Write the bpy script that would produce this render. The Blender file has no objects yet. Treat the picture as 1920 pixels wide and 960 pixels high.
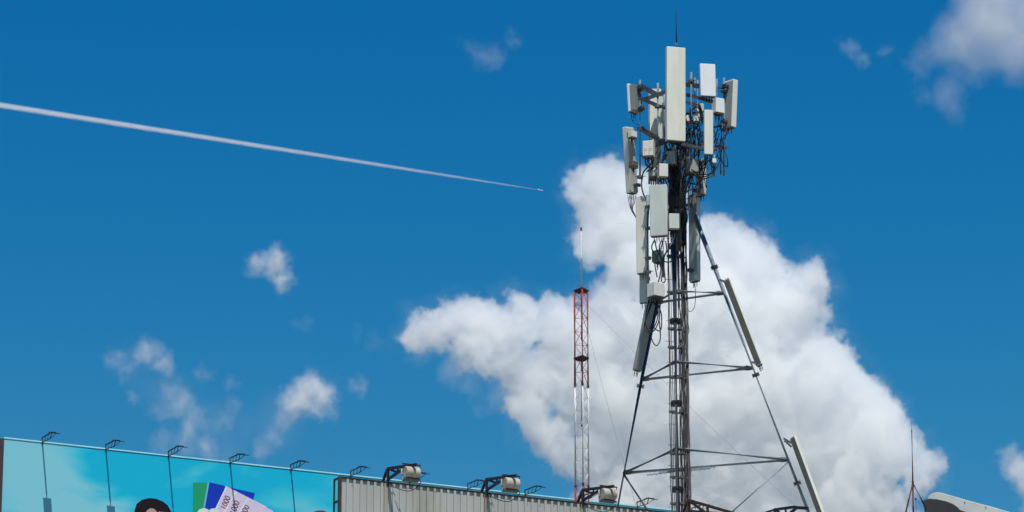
import bpy, bmesh, math, random
from mathutils import Vector, Matrix

S = bpy.context.scene
COL = S.collection
random.seed(7)

# ------------------------------------------------------------------ camera, sky, sun, exposure
FPX = 7300.0                       # focal length in pixels of the 1920 wide photograph
PITCH = math.radians(15.7)
CAMZ = 1.6
cam_data = bpy.data.cameras.new('camera')
cam = bpy.data.objects.new('camera', cam_data)
COL.objects.link(cam)
cam.location = (0, 0, CAMZ)
cam.rotation_euler = (math.radians(90) + PITCH, 0, 0)
cam_data.sensor_width = 36.0
cam_data.lens = 36.0 * FPX / 1920.0
cam_data.clip_start = 0.5
cam_data.clip_end = 60000.0
S.camera = cam

SUN_EL = math.radians(64)
SUN_AZ = math.radians(12.8)        # 0 = straight behind the camera, positive = behind its right shoulder
sun_dir = Vector((math.sin(SUN_AZ) * math.cos(SUN_EL), -math.cos(SUN_AZ) * math.cos(SUN_EL), math.sin(SUN_EL)))
sd = bpy.data.lights.new('sun', 'SUN')
sd.energy = 5.0
sd.angle = math.radians(0.5)
sd.color = (0.98, 0.95, 0.86)
sun = bpy.data.objects.new('sun', sd)
COL.objects.link(sun)
sun.rotation_euler = sun_dir.to_track_quat('Z', 'Y').to_euler()

W = bpy.data.worlds.new('World')
S.world = W
W.use_nodes = True
wt = W.node_tree
wt.nodes.clear()
sky = wt.nodes.new('ShaderNodeTexSky')
sky.sky_type = 'NISHITA'
sky.sun_disc = False
sky.sun_elevation = SUN_EL
sky.sun_rotation = math.pi - SUN_AZ
sky.air_density = 1.0
sky.dust_density = 0.3
sky.ozone_density = 3.0
# the photograph's deep, slightly cyan blue: one response curve per channel, the same all over the sky
spl = wt.nodes.new('ShaderNodeSeparateColor')
sky_channels = []
cmb = wt.nodes.new('ShaderNodeCombineColor')
for i, (gam, mul) in enumerate(((5.0, 0.0075), (1.4, 0.402), (0.75, 1.29))):
    p_ = wt.nodes.new('ShaderNodeMath'); p_.operation = 'POWER'; p_.inputs[1].default_value = gam
    m_ = wt.nodes.new('ShaderNodeMath'); m_.operation = 'MULTIPLY'; m_.inputs[1].default_value = mul
    wt.links.new(spl.outputs[i], p_.inputs[0]); wt.links.new(p_.outputs[0], m_.inputs[0])
    sky_channels.append(m_.outputs[0])
lim = wt.nodes.new('ShaderNodeMath'); lim.operation = 'MULTIPLY'; lim.inputs[1].default_value = 0.75
mn = wt.nodes.new('ShaderNodeMath'); mn.operation = 'MINIMUM'
wt.links.new(sky_channels[1], lim.inputs[0]); wt.links.new(sky_channels[0], mn.inputs[0]); wt.links.new(lim.outputs[0], mn.inputs[1])
for i, o_ in enumerate((mn.outputs[0], sky_channels[1], sky_channels[2])):
    wt.links.new(o_, cmb.inputs[i])
bg = wt.nodes.new('ShaderNodeBackground')
bg.inputs[1].default_value = 0.10
wo = wt.nodes.new('ShaderNodeOutputWorld')
wt.links.new(sky.outputs[0], spl.inputs[0])
wt.links.new(cmb.outputs[0], bg.inputs[0])
wt.links.new(bg.outputs[0], wo.inputs[0])

S.view_settings.view_transform = 'Standard'
S.view_settings.look = 'None'
S.view_settings.exposure = 0.0
S.view_settings.gamma = 1.0
S.render.engine = 'CYCLES'
S.cycles.max_bounces = 32
S.cycles.volume_bounces = 32
S.cycles.volume_step_rate = 3.0
S.cycles.volume_max_steps = 256
S.cycles.transparent_max_bounces = 16
S.cycles.use_denoising = True
S.cycles.adaptive_threshold = 0.02

# ------------------------------------------------------------------ placing things
_c, _s = math.cos(PITCH), math.sin(PITCH)
CAM = Vector((0, 0, CAMZ))
def ray(x, y):
    u = (x - 960) / FPX; v = (480 - y) / FPX
    return Vector((u, _c - v * _s, _s + v * _c))
def pY(x, y, Y):
    r = ray(x, y)
    return CAM + r * (Y / r.y)
def pZ(x, y, z):
    r = ray(x, y)
    return CAM + r * ((z - CAMZ) / r.z)
# ------------------------------------------------------------------ clouds
def cloud_material(dens, aniso=0.3, col=(1, 1, 1, 1)):
    m = bpy.data.materials.new('cloud_vapour')
    m.use_nodes = True
    t = m.node_tree; t.nodes.clear()
    o = t.nodes.new('ShaderNodeOutputMaterial')
    v = t.nodes.new('ShaderNodeVolumePrincipled')
    v.inputs['Color'].default_value = col
    v.inputs['Density'].default_value = dens
    v.inputs['Density Attribute'].default_value = 'density'
    v.inputs['Anisotropy'].default_value = aniso
    t.links.new(v.outputs[0], o.inputs['Volume'])
    return m

def make_cloud(label, blobs, Y, voxel, dens, warp, warp_scale, edge, rough, rough_scale, seed=0.0, smooth=0.3, group=None, erode=None, halo=None, puffs=()):
    """BLOBS: (x, y, r[, depth]) in photograph pixels at distance Y; real sizes in metres come from Y."""
    k = Y / (FPX * _c)
    pts = []
    for b in blobs:
        c = pY(b[0], b[1], Y + (b[3] if len(b) > 3 else 0) * k)
        pts.append((c, b[2] * k))
    ctr = sum((p for p, r in pts), Vector()) / len(pts)
    me = bpy.data.meshes.new('cloud')
    ob = bpy.data.objects.new('cloud', me)
    COL.objects.link(ob)
    ob.location = ctr
    ob['label'] = label; ob['category'] = 'cloud'
    if group: ob['group'] = group
    ng = bpy.data.node_groups.new('cloud', 'GeometryNodeTree')
    ng.interface.new_socket('Geometry', in_out='INPUT', socket_type='NodeSocketGeometry')
    ng.interface.new_socket('Geometry', in_out='OUTPUT', socket_type='NodeSocketGeometry')
    N = ng.nodes; L = ng.links
    out = N.new('NodeGroupOutput')
    pos = N.new('GeometryNodeInputPosition')
    def noise(scale, detail, vec, rgh=0.55, off=0.0):
        n = N.new('ShaderNodeTexNoise'); n.noise_dimensions = '4D'
        n.inputs['W'].default_value = seed + off
        n.inputs['Scale'].default_value = scale; n.inputs['Detail'].default_value = detail
        n.inputs['Roughness'].default_value = rgh
        L.new(vec, n.inputs['Vector']); return n
    def vm(op, a, b=None, c=None):
        n = N.new('ShaderNodeVectorMath'); n.operation = op
        for i, s in enumerate((a, b, c)):
            if s is None: continue
            if isinstance(s, (tuple, Vector)): n.inputs[i].default_value = tuple(s)
            elif isinstance(s, (int, float)): n.inputs['Scale'].default_value = s
            else: L.new(s, n.inputs[i])
        return n
    def mm(op, a, b=None, c=None):
        n = N.new('ShaderNodeMath'); n.operation = op
        for i, s in enumerate((a, b, c)):
            if s is None: continue
            if isinstance(s, (int, float)): n.inputs[i].default_value = s
            else: L.new(s, n.inputs[i])
        return n.outputs[0]
    n1 = noise(1.0 / (warp_scale * k), 3, pos.outputs[0])
    off = vm('SUBTRACT', n1.outputs['Color'], (0.5, 0.5, 0.5))
    sc = N.new('ShaderNodeVectorMath'); sc.operation = 'SCALE'
    L.new(off.outputs[0], sc.inputs[0]); sc.inputs['Scale'].default_value = warp * 2 * k
    wp = vm('ADD', pos.outputs[0], sc.outputs[0]).outputs[0]
    cur = None
    for c, r in pts:
        d = N.new('ShaderNodeVectorMath'); d.operation = 'DISTANCE'
        L.new(wp, d.inputs[0]); d.inputs[1].default_value = tuple(c - ctr)
        v = mm('SUBTRACT', d.outputs['Value'], r)
        cur = v if cur is None else mm('SMOOTH_MIN', cur, v, smooth * 40 * k)
    # billows: ridged detail pushes the surface in and out
    n2 = noise(1.0 / (rough_scale * k), 5, pos.outputs[0], 0.6, 3.7)
    bil = mm('ABSOLUTE', mm('SUBTRACT', n2.outputs['Factor'] if 'Factor' in n2.outputs else n2.outputs[0], 0.5))
    cur = mm('ADD', cur, mm('MULTIPLY', mm('SUBTRACT', 0.16, bil), -rough * 6 * k))
    n3 = noise(1.0 / (rough_scale * 0.35 * k), 5, wp, 0.65, 9.1)
    cur = mm('ADD', cur, mm('MULTIPLY', mm('SUBTRACT', n3.outputs[0], 0.5), rough * 3 * k))
    # cauliflower: rounded knobs of two sizes
    for vs, amp in puffs:
        vo = N.new('ShaderNodeTexVoronoi'); vo.feature = 'F1'
        vo.inputs['Scale'].default_value = 1.0 / (vs * k); L.new(wp, vo.inputs['Vector'])
        cur = mm('ADD', cur, mm('MULTIPLY', mm('SUBTRACT', vo.outputs['Distance'], 0.45), amp * k))
    den = N.new('ShaderNodeClamp')
    L.new(mm('DIVIDE', cur, -edge * k), den.inputs[0])
    d = den.outputs[0]
    if halo:
        n5 = noise(1.0 / (38 * k), 5, wp, 0.65, 23.0)
        lump = N.new('ShaderNodeMapRange'); L.new(n5.outputs[0], lump.inputs[0]); lump.inputs[1].default_value = 0.44; lump.inputs[2].default_value = 0.66
        fall = N.new('ShaderNodeMapRange'); L.new(cur, fall.inputs[0]); fall.inputs[1].default_value = halo[0] * k; fall.inputs[2].default_value = 0.0
        d = mm('MAXIMUM', d, mm('MULTIPLY', mm('MULTIPLY', lump.outputs[0], fall.outputs[0]), halo[1]))
    if erode:
        n4 = noise(1.0 / (erode[0] * k), 5, wp, 0.6, 17.0)
        mr = N.new('ShaderNodeMapRange'); L.new(n4.outputs[0], mr.inputs[0])
        mr.inputs[1].default_value = erode[1]; mr.inputs[2].default_value = erode[2]
        d = mm('MULTIPLY', d, mr.outputs[0])
    vc = N.new('GeometryNodeVolumeCube')
    L.new(d, vc.inputs['Density'])
    pad = (warp + rough + (halo[0] if halo else 0)) * k + edge * k * .2
    lo = [min((p - ctr)[i] - r for p, r in pts) - pad for i in range(3)]
    hi = [max((p - ctr)[i] + r for p, r in pts) + pad for i in range(3)]
    vc.inputs['Min'].default_value = lo; vc.inputs['Max'].default_value = hi
    vox = voxel * k
    res = [max(8, int((hi[i] - lo[i]) / vox)) for i in range(3)]
    for i, a in enumerate('XYZ'): vc.inputs['Resolution ' + a].default_value = res[i]
    sm = N.new('GeometryNodeSetMaterial'); sm.inputs['Material'].default_value = cloud_material(dens / k)
    L.new(vc.outputs[0], sm.inputs[0]); L.new(sm.outputs[0], out.inputs[0])
    md = ob.modifiers.new('cloud', 'NODES'); md.node_group = ng
    me.materials.append(sm.inputs['Material'].default_value)
    print('CLOUD', label, res, res[0] * res[1] * res[2] / 1e6, 'M voxels')
    return ob

BIG = [(1104,336,30),(1140,338,38),(1085,365,24),(1125,385,46),(1185,350,44),(1118,440,34),(1104,478,26),(1170,430,80),(1200,500,60),(1250,440,54),(1262,388,28),
 (778,640,26),(800,612,24),(836,604,36),(822,640,18),(885,600,42),(935,612,42),(985,606,36),(1034,602,42),(966,562,12),(862,650,20),(905,668,34),(960,692,40),(1010,715,58),(1000,775,40),(1030,815,40),(1055,850,30),(1090,640,76),(1150,575,50),(985,745,26),
 (1338,440,34),(1385,462,44),(1425,500,46),(1475,532,38),(1522,530,36),(1500,575,48),(1530,632,34),(1300,460,40),
 (1250,520,90),(1250,620,120),(1170,640,100),(1350,570,110),(1430,620,100),(1400,740,130),(1260,760,130),(1130,740,86),(1530,710,80),(1580,740,56),(1610,800,86),(1500,840,120),(1370,900,120),(1220,900,110),(1645,830,62),(1690,855,42),(1110,850,50),(1590,920,90),(1690,950,36),(1730,900,26),(1740,870,18),(1450,1010,110),(1280,1010,100),(1150,960,70),(1600,1020,80)]

# ------------------------------------------------------------------ mesh and object helpers
def link(o):
    COL.objects.link(o); return o
def thing(name, label, cat, loc, group=None):
    o = bpy.data.objects.new(name, None)
    o.empty_display_size = 0.2
    o.location = loc; link(o)
    o['label'] = label; o['category'] = cat
    if group: o['group'] = group
    return o
def origin_of(p):
    v = Vector((0, 0, 0))
    while p is not None:
        v = v + Vector(p.location); p = p.parent
    return v
def V(*a): return Vector(a)
def frame_of(d, hint=None):
    d = d.normalized()
    h = hint or (V(0, 0, 1) if abs(d.z) < 0.9 else V(1, 0, 0))
    x = d.cross(h).normalized()
    return x, x.cross(d).normalized(), d

class MB:
    def __init__(self): self.v = []; self.f = []; self.sm = []
    def ring(self, pts):
        i = len(self.v); self.v += [Vector(p) for p in pts]; return list(range(i, i + len(pts)))
    def skin(self, a, b, s=False):
        n = len(a)
        for i in range(n):
            self.f.append((a[i], a[(i + 1) % n], b[(i + 1) % n], b[i])); self.sm.append(s)
    def cap(self, a, rev=False):
        self.f.append(tuple(reversed(a)) if rev else tuple(a)); self.sm.append(False)
    def loft(self, rings, smooth=False, caps=True):
        rs = [self.ring(r) for r in rings]
        for a, b in zip(rs, rs[1:]): self.skin(a, b, smooth)
        if caps: self.cap(rs[0], True); self.cap(rs[-1])
        return self
    def tube(self, pts, r, seg=8, smooth=True):
        pts = [Vector(p) for p in pts]
        rr = r if isinstance(r, (list, tuple)) else [r] * len(pts)
        rings = []; x = None
        for i, p in enumerate(pts):
            d = (pts[min(i + 1, len(pts) - 1)] - pts[max(i - 1, 0)])
            d = d.normalized() if d.length > 1e-9 else V(0, 0, 1)
            if x is None: x, y, _ = frame_of(d)
            else:
                x = x - d * x.dot(d)
                x = x.normalized() if x.length > 1e-6 else frame_of(d)[0]
                y = d.cross(x)
            rings.append([p + (x * math.cos(t) + y * math.sin(t)) * rr[i] for t in [2 * math.pi * k / seg for k in range(seg)]])
        return self.loft(rings, smooth)
    def box(self, c, hx, hy, hz):
        c = Vector(c)
        a = [c - hx - hy - hz, c + hx - hy - hz, c + hx + hy - hz, c - hx + hy - hz]
        b = [p + hz * 2 for p in a]
        return self.loft([a, b])
    def beam(self, a, b, w, h=None, hint=None):
        a = Vector(a); b = Vector(b)
        x, y, d = frame_of(b - a, hint)
        h = h or w
        return self.box((a + b) / 2, x * w / 2, y * h / 2, (b - a) / 2)
    def plate(self, pts, t):
        pts = [Vector(p) for p in pts]
        return self.loft([pts, [p + t for p in pts]])
    def build(self, name, mat, parent=None, bevel=0.0):
        me = bpy.data.meshes.new(name)
        o0 = origin_of(parent)
        me.from_pydata([v - o0 for v in self.v], [], self.f)
        bm = bmesh.new(); bm.from_mesh(me)
        for f, s in zip(bm.faces, self.sm): f.smooth = s
        bmesh.ops.recalc_face_normals(bm, faces=bm.faces)
        if bevel:
            es = [e for e in bm.edges if e.is_manifold and e.calc_face_angle(0) > 0.6]
            bmesh.ops.bevel(bm, geom=es, offset=bevel, segments=1, affect='EDGES', clamp_overlap=True)
        bm.to_mesh(me); bm.free()
        me.materials.append(mat)
        o = bpy.data.objects.new(name, me); link(o)
        if parent: o.parent = parent
        return o
def spline(pts, n=5):
    pts = [Vector(p) for p in pts]
    q = [pts[0] * 2 - pts[1]] + pts + [pts[-1] * 2 - pts[-2]]
    out = []
    for i in range(1, len(q) - 2):
        for k in range(n):
            t = k / n; a, b, c, d = q[i - 1:i + 3]
            out.append(0.5 * ((2 * b) + (c - a) * t + (2 * a - 5 * b + 4 * c - d) * t * t + (3 * b - a - 3 * c + d) * t ** 3))
    return out + [pts[-1]]

# ------------------------------------------------------------------ materials
MATS = {}
def mat(name, col, rough=0.55, metal=0.0, dirt=None, dirt_amt=0.5, scale=6.0, streak=1.0, var=0.08, bump=0.0, spec=0.4):
    m = bpy.data.materials.new(name); m.use_nodes = True
    t = m.node_tree; b = t.nodes['Principled BSDF']
    b.inputs['Roughness'].default_value = rough
    b.inputs['Metallic'].default_value = metal
    b.inputs['Specular IOR Level'].default_value = spec
    g = t.nodes.new('ShaderNodeNewGeometry')
    mp = t.nodes.new('ShaderNodeMapping'); mp.inputs['Scale'].default_value = (1, 1, 1.0 / streak)
    t.links.new(g.outputs['Position'], mp.inputs[0])
    n = t.nodes.new('ShaderNodeTexNoise'); n.inputs['Scale'].default_value = scale; n.inputs['Detail'].default_value = 5
    t.links.new(mp.outputs[0], n.inputs['Vector'])
    r = t.nodes.new('ShaderNodeValToRGB')
    lo = tuple(c * (1 - var) for c in col); hi = tuple(min(1, c * (1 + var)) for c in col)
    r.color_ramp.elements[0].position = 0.35; r.color_ramp.elements[0].color = (*lo, 1)
    r.color_ramp.elements[1].position = 0.65; r.color_ramp.elements[1].color = (*hi, 1)
    t.links.new(n.outputs[0], r.inputs[0])
    c_out = r.outputs[0]
    if dirt:
        n2 = t.nodes.new('ShaderNodeTexNoise'); n2.inputs['Scale'].default_value = scale * 0.6; n2.inputs['Detail'].default_value = 6
        n2.inputs['Roughness'].default_value = 0.65
        t.links.new(mp.outputs[0], n2.inputs['Vector'])
        r2 = t.nodes.new('ShaderNodeValToRGB')
        r2.color_ramp.elements[0].position = 0.50; r2.color_ramp.elements[0].color = (0, 0, 0, 1)
        r2.color_ramp.elements[1].position = 0.72; r2.color_ramp.elements[1].color = (dirt_amt,) * 3 + (1,)
        t.links.new(n2.outputs[0], r2.inputs[0])
        mx = t.nodes.new('ShaderNodeMix'); mx.data_type = 'RGBA'
        t.links.new(r2.outputs[0], mx.inputs[0]); t.links.new(c_out, mx.inputs[6]); mx.inputs[7].default_value = (*dirt, 1)
        c_out = mx.outputs[2]
    t.links.new(c_out, b.inputs['Base Color'])
    if bump:
        bp = t.nodes.new('ShaderNodeBump'); bp.inputs['Strength'].default_value = bump; bp.inputs['Distance'].default_value = 0.01
        t.links.new(n.outputs[0], bp.inputs['Height']); t.links.new(bp.outputs[0], b.inputs['Normal'])
    MATS[name] = m
    return m
M_cream = mat('radome_cream', (0.65, 0.65, 0.57), 0.5, dirt=(0.42, 0.38, 0.24), dirt_amt=0.45, scale=2.5, streak=5, var=0.05)
M_white = mat('radome_white', (0.72, 0.73, 0.76), 0.45, dirt=(0.6, 0.58, 0.56), dirt_amt=0.4, scale=3, streak=4, var=0.03)
M_pale = mat('radome_grey_green', (0.50, 0.54, 0.50), 0.5, dirt=(0.34, 0.36, 0.31), dirt_amt=0.5, scale=2.5, streak=5, var=0.05)
M_back = mat('antenna_back', (0.30, 0.33, 0.31), 0.55, 0.2, dirt=(0.17, 0.17, 0.14), dirt_amt=0.6, scale=5, streak=3)
M_box = mat('radio_box', (0.62, 0.62, 0.57), 0.5, dirt=(0.38, 0.36, 0.30), dirt_amt=0.4, scale=6, streak=3)
M_bronze = mat('antenna_back_dark', (0.13, 0.13, 0.11), 0.6, dirt=(0.08, 0.075, 0.06), dirt_amt=0.6, scale=4, streak=3)
M_boxside = mat('radio_box_grey', (0.25, 0.27, 0.27), 0.55, 0.3)
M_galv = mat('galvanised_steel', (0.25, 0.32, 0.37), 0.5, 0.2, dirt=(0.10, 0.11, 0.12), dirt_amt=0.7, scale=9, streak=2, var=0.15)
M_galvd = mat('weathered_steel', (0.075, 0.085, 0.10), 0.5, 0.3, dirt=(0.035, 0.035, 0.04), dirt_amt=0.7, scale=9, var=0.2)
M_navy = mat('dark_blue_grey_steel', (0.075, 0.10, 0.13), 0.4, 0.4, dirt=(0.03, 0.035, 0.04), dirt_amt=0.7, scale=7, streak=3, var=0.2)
M_clamp = mat('clamp_steel', (0.10, 0.11, 0.12), 0.5, 0.5, dirt=(0.04, 0.035, 0.03), dirt_amt=0.7, scale=20, var=0.2)
M_cap = mat('end_cap', (0.10, 0.085, 0.07), 0.6)
M_cable = mat('cable_rubber', (0.012, 0.012, 0.014), 0.45, var=0.3)
M_cableg = mat('cable_grey', (0.07, 0.07, 0.075), 0.5, var=0.3)
M_cablew = mat('cable_pale', (0.55, 0.52, 0.50), 0.5)
M_rust = mat('cable_reddish', (0.035, 0.018, 0.016), 0.6, var=0.3)
M_black = mat('black_steel', (0.018, 0.016, 0.016), 0.55, 0.1, dirt=(0.05, 0.03, 0.022), dirt_amt=0.5, scale=8, var=0.3)
M_brown = mat('rusty_brown_steel', (0.055, 0.026, 0.02), 0.7, dirt=(0.10, 0.045, 0.025), dirt_amt=0.6, scale=8, var=0.3)
M_red = mat('mast_red_paint', (0.42, 0.055, 0.045), 0.6, dirt=(0.20, 0.05, 0.04), dirt_amt=0.5, scale=5)
M_mwhite = mat('mast_white_paint', (0.78, 0.79, 0.80), 0.5, dirt=(0.45, 0.43, 0.40), dirt_amt=0.4, scale=5)
M_rod = mat('lightning_rod_red', (0.10, 0.035, 0.03), 0.65, dirt=(0.07, 0.03, 0.025), dirt_amt=0.5, scale=5)
M_flood = mat('floodlight_shell', (0.46, 0.44, 0.36), 0.5, dirt=(0.27, 0.13, 0.05), dirt_amt=0.7, scale=5, streak=3, var=0.06)
M_glass = mat('lamp_glass', (0.10, 0.11, 0.12), 0.1)
M_orange = mat('orange_print', (0.55, 0.25, 0.06), 0.6)

# ------------------------------------------------------------------ ground and the buildings that carry what we see
M_ground = mat('ground', (0.16, 0.155, 0.14), 0.9, scale=0.05, var=0.2)
M_wall = mat('building_plaster', (0.42, 0.40, 0.36), 0.85, dirt=(0.25, 0.23, 0.20), dirt_amt=0.5, scale=0.5, streak=4)
g = MB(); g.plate([V(-30000, -30000, -0.5), V(30000, -30000, -0.5), V(30000, 40000, -0.5), V(-30000, 40000, -0.5)], V(0, 0, 0.5))
go = g.build('ground', M_ground); go['kind'] = 'structure'

BD = V(0.891, 0.454, 0).normalized()        # the way both billboards run, left end nearer
BN = V(0.454, -0.891, 0).normalized()       # the way they face
UP = V(0, 0, 1)
def building(label, c, hx, hy, z):
    t = thing('building', label, 'building', V(c.x, c.y, 0))
    MB().box(V(c.x, c.y, z / 2), BD * hx, BN * hy, UP * z / 2).build('wall', M_wall, t)
    m = MB()
    for s in (-1, 1):
        m.box(V(c.x, c.y, z + 0.15) + BN * s * (hy - 0.1), BD * hx, BN * 0.1, UP * 0.148)
        m.box(V(c.x, c.y, z + 0.15) + BD * s * (hx - 0.1), BD * 0.1, BN * (hy - 0.205), UP * 0.148)
    m.build('parapet', M_wall, t)
ROOF1 = 21.5; ROOF2 = 33.0

# ------------------------------------------------------------------ the two billboards
def plane_hit(x, y, P0, n=BN):
    r = ray(x, y)
    return CAM + r * ((P0 - CAM).dot(n) / r.dot(n))

# --- printed billboard with the sky on it
B0 = pY(78.8, 830.8, 168.0)                  # foot of the first lamp, on the top edge
SB = 3.0                                     # lamp spacing
zt = B0.z
def bp(u, h, o=0.0): return V(B0.x, B0.y, zt) + BD * u + UP * h + BN * o
bb = thing('billboard', 'long cyan billboard printed with a pale cloudy sky and banknotes, behind the corrugated one', 'billboard', bp(15, -12))
m_sky = bpy.data.materials.new('printed_sky'); m_sky.use_nodes = True
t = m_sky.node_tree; b = t.nodes['Principled BSDF']; b.inputs['Roughness'].default_value = 0.7; b.inputs['Specular IOR Level'].default_value = 0.05
g_ = t.nodes.new('ShaderNodeNewGeometry')
mpn = t.nodes.new('ShaderNodeMapping'); mpn.inputs['Scale'].default_value = (0.17, 0.17, 0.42); mpn.inputs['Location'].default_value = (3.1, 0, 0.4)
n_ = t.nodes.new('ShaderNodeTexNoise'); n_.inputs['Scale'].default_value = 1.0; n_.inputs['Detail'].default_value = 3; n_.inputs['Distortion'].default_value = 0.7
r_ = t.nodes.new('ShaderNodeValToRGB')
cr = r_.color_ramp
cr.elements[0].position = 0.46; cr.elements[0].color = (0.01, 0.41, 0.62, 1)
cr.elements[1].position = 0.71; cr.elements[1].color = (0.20, 0.53, 0.63, 1)
e = cr.elements.new(0.55); e.color = (0.05, 0.48, 0.63, 1)
# the printed picture is paler towards its left end and its foot
sp = t.nodes.new('ShaderNodeSeparateXYZ')
wv = t.nodes.new('ShaderNodeMapRange'); wv.inputs[1].default_value = bp(2.6, 0).x; wv.inputs[2].default_value = bp(0.2, 0).x; wv.inputs[3].default_value = 0.0; wv.inputs[4].default_value = 0.22
wz = t.nodes.new('ShaderNodeMapRange'); wz.inputs[1].default_value = zt - 0.8; wz.inputs[2].default_value = zt - 3.4; wz.inputs[3].default_value = 0.0; wz.inputs[4].default_value = 0.12
ad = t.nodes.new('ShaderNodeMath'); ad.operation = 'ADD'; ad2 = t.nodes.new('ShaderNodeMath'); ad2.operation = 'ADD'
L_ = t.links.new
L_(g_.outputs['Position'], mpn.inputs[0]); L_(mpn.outputs[0], n_.inputs['Vector']); L_(g_.outputs['Position'], sp.inputs[0])
L_(sp.outputs[0], wv.inputs[0]); L_(sp.outputs[2], wz.inputs[0]); L_(n_.outputs[0], ad.inputs[0]); L_(wv.outputs[0], ad.inputs[1])
L_(ad.outputs[0], ad2.inputs[0]); L_(wz.outputs[0], ad2.inputs[1]); 
wr = t.nodes.new('ShaderNodeMapRange'); wr.inputs[1].default_value = bp(9.5, 0).x; wr.inputs[2].default_value = bp(17, 0).x; wr.inputs[3].default_value = 0.0; wr.inputs[4].default_value = 0.17
ad3 = t.nodes.new('ShaderNodeMath'); ad3.operation = 'ADD'
L_(sp.outputs[0], wr.inputs[0]); L_(ad2.outputs[0], ad3.inputs[0]); L_(wr.outputs[0], ad3.inputs[1]); L_(ad3.outputs[0], r_.inputs[0]); L_(r_.outputs[0], b.inputs['Base Color'])
UL = -1.78                                    # left end of the printed sheet
UR = 42.0
m = MB(); m.box(bp((UL + UR) / 2, -4.475, -0.10), BD * (UR - UL) / 2, BN * 0.10, UP * 4.5); m.build('printed_face', m_sky, bb)
M_trim = mat('pale_trim', (0.36, 0.72, 0.80), 0.5, dirt=(0.35, 0.45, 0.45), dirt_amt=0.5, scale=1.5)
m = MB(); m.box(bp((UL + UR) / 2, 0.055, -0.09), BD * (UR - UL) / 2, BN * 0.12, UP * 0.028); m.build('top_trim', M_trim, bb)
M_plum = mat('dark_plum_paint', (0.05, 0.026, 0.035), 0.7)
m = MB(); m.box(bp(UL - 0.46, -4.6, -0.08), BD * 0.455, BN * 0.14, UP * 4.6); m.build('side_frame', M_plum, bb)
for u in (1, 12, 24, 36):
    MB().beam(bp(u, -9.0, -0.5), V(bp(u, 0, -0.5).x, bp(u, 0, -0.5).y, ROOF2 - 3), 0.25).build('post', M_galvd, bb)

def flat(pts, o, th=0.004):
    P = [plane_hit(x, y, bp(0, 0, o)) for x, y in pts]
    return MB().plate(P, BN * th)
def pm(n, c, r=0.6): return mat(n, c, r, var=0.03, spec=0.2)
P_green = pm('print_green', (0.01, 0.30, 0.13)); P_blue = pm('print_blue', (0.004, 0.035, 0.42)); P_note = pm('print_note', (0.60, 0.52, 0.66))
P_edge = pm('print_note_edge', (0.74, 0.74, 0.86)); P_ink = pm('print_ink', (0.16, 0.045, 0.075)); P_hair = pm('print_hair', (0.010, 0.004, 0.007))
P_skin = pm('print_skin', (0.40, 0.29, 0.25)); P_nail = pm('print_finger', (0.62, 0.68, 0.68)); P_red = pm('print_red', (0.28, 0.02, 0.03)); P_pale = pm('print_pale_blue', (0.15, 0.42, 0.66))
flat([(362, 905), (389, 905), (384, 990), (361, 990)], 0.003).build('green_card', P_green, bb)
flat([(391.5, 904), (422, 911), (412, 960), (404, 990), (376, 990)], 0.007).build('blue_card', P_blue, bb)
flat([(389.5, 904.5), (392.5, 904.5), (377.5, 990), (374.5, 990)], 0.0115).build('card_edge', P_pale, bb)
flat([(430, 914), (477.5, 924.5), (475, 936), (455, 955), (425, 940)], 0.007).build('blue_card', P_blue, bb)
notes = [((424, 911.5), (480, 940), (450, 990), (386, 990)), ((442, 921), (500, 950), (478, 990), (402, 990)), ((465, 934), (512, 958), (500, 990), (428, 990))]
for i, q in enumerate(notes):
    o = 0.012 + i * 0.009
    flat(q, o).build('banknote', P_note, bb)
    a, d = V(*q[0], 0), V(*q[3], 0)
    w_ = V(1.6, 0.8, 0)
    flat([tuple(a[:2]), tuple((a + w_)[:2]), tuple((d + w_ * 1.6)[:2]), tuple(d[:2])], o + 0.0042, 0.003).build('banknote_edge', P_edge, bb)
    cu = bpy.data.curves.new('banknote_number', 'FONT'); cu.body = '1000'; cu.size = 1.0; cu.extrude = 0.004; cu.offset = 0.01
    sx, sy = [(423.5, 957.5), (440.5, 966.5), (459, 974.5)][i]
    A = plane_hit(sx, sy, bp(0, 0, o + 0.005)); Bq = plane_hit(sx + 10.6, sy - 28.5, bp(0, 0, o + 0.005))
    dx = (Bq - A); sc = dx.length / 2.30; dx.normalize(); dy = BN.cross(dx)
    M4 = Matrix((dx * sc, dy * sc * 1.25, BN * 0.5)).transposed().to_4x4(); M4.translation = A
    fc = bpy.data.objects.new('banknote_number_text', cu); COL.objects.link(fc)
    bpy.context.view_layer.update()
    fm_ = bpy.data.meshes.new_from_object(fc.evaluated_get(bpy.context.evaluated_depsgraph_get()))
    bpy.data.objects.remove(fc); fm_.name = 'banknote_number'; fm_.materials.clear(); fm_.materials.append(P_ink)
    fo = link(bpy.data.objects.new('banknote_number', fm_))
    fo.parent = bb; fo.matrix_parent_inverse = Matrix.Identity(4); fo.matrix_basis = Matrix.Translation(-Vector(bb.location)) @ M4
def ell(cx, cy, rx, ry, n=28, wob=0.0):
    return [(cx + rx * math.cos(2 * math.pi * k / n) * (1 + wob * math.sin(3 * k)), cy + ry * math.sin(2 * math.pi * k / n)) for k in range(n)]
flat(ell(382, 962, 12, 9), 0.040).build('printed_fingertip', P_nail, bb)
flat(ell(401, 962, 11, 9), 0.040).build('printed_fingertip', P_nail, bb)
flat([(251, 990), (252, 958), (256, 945), (266, 937), (279, 934), (292, 935), (305, 940), (314, 947), (320, 957), (323, 990)], 0.003).build('printed_hair', P_hair, bb)
flat([(270, 990), (272, 963), (276, 956.5), (282, 953), (288, 953.5), (293, 958), (297, 965), (299, 990)], 0.008).build('printed_forehead', P_skin, bb)
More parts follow.
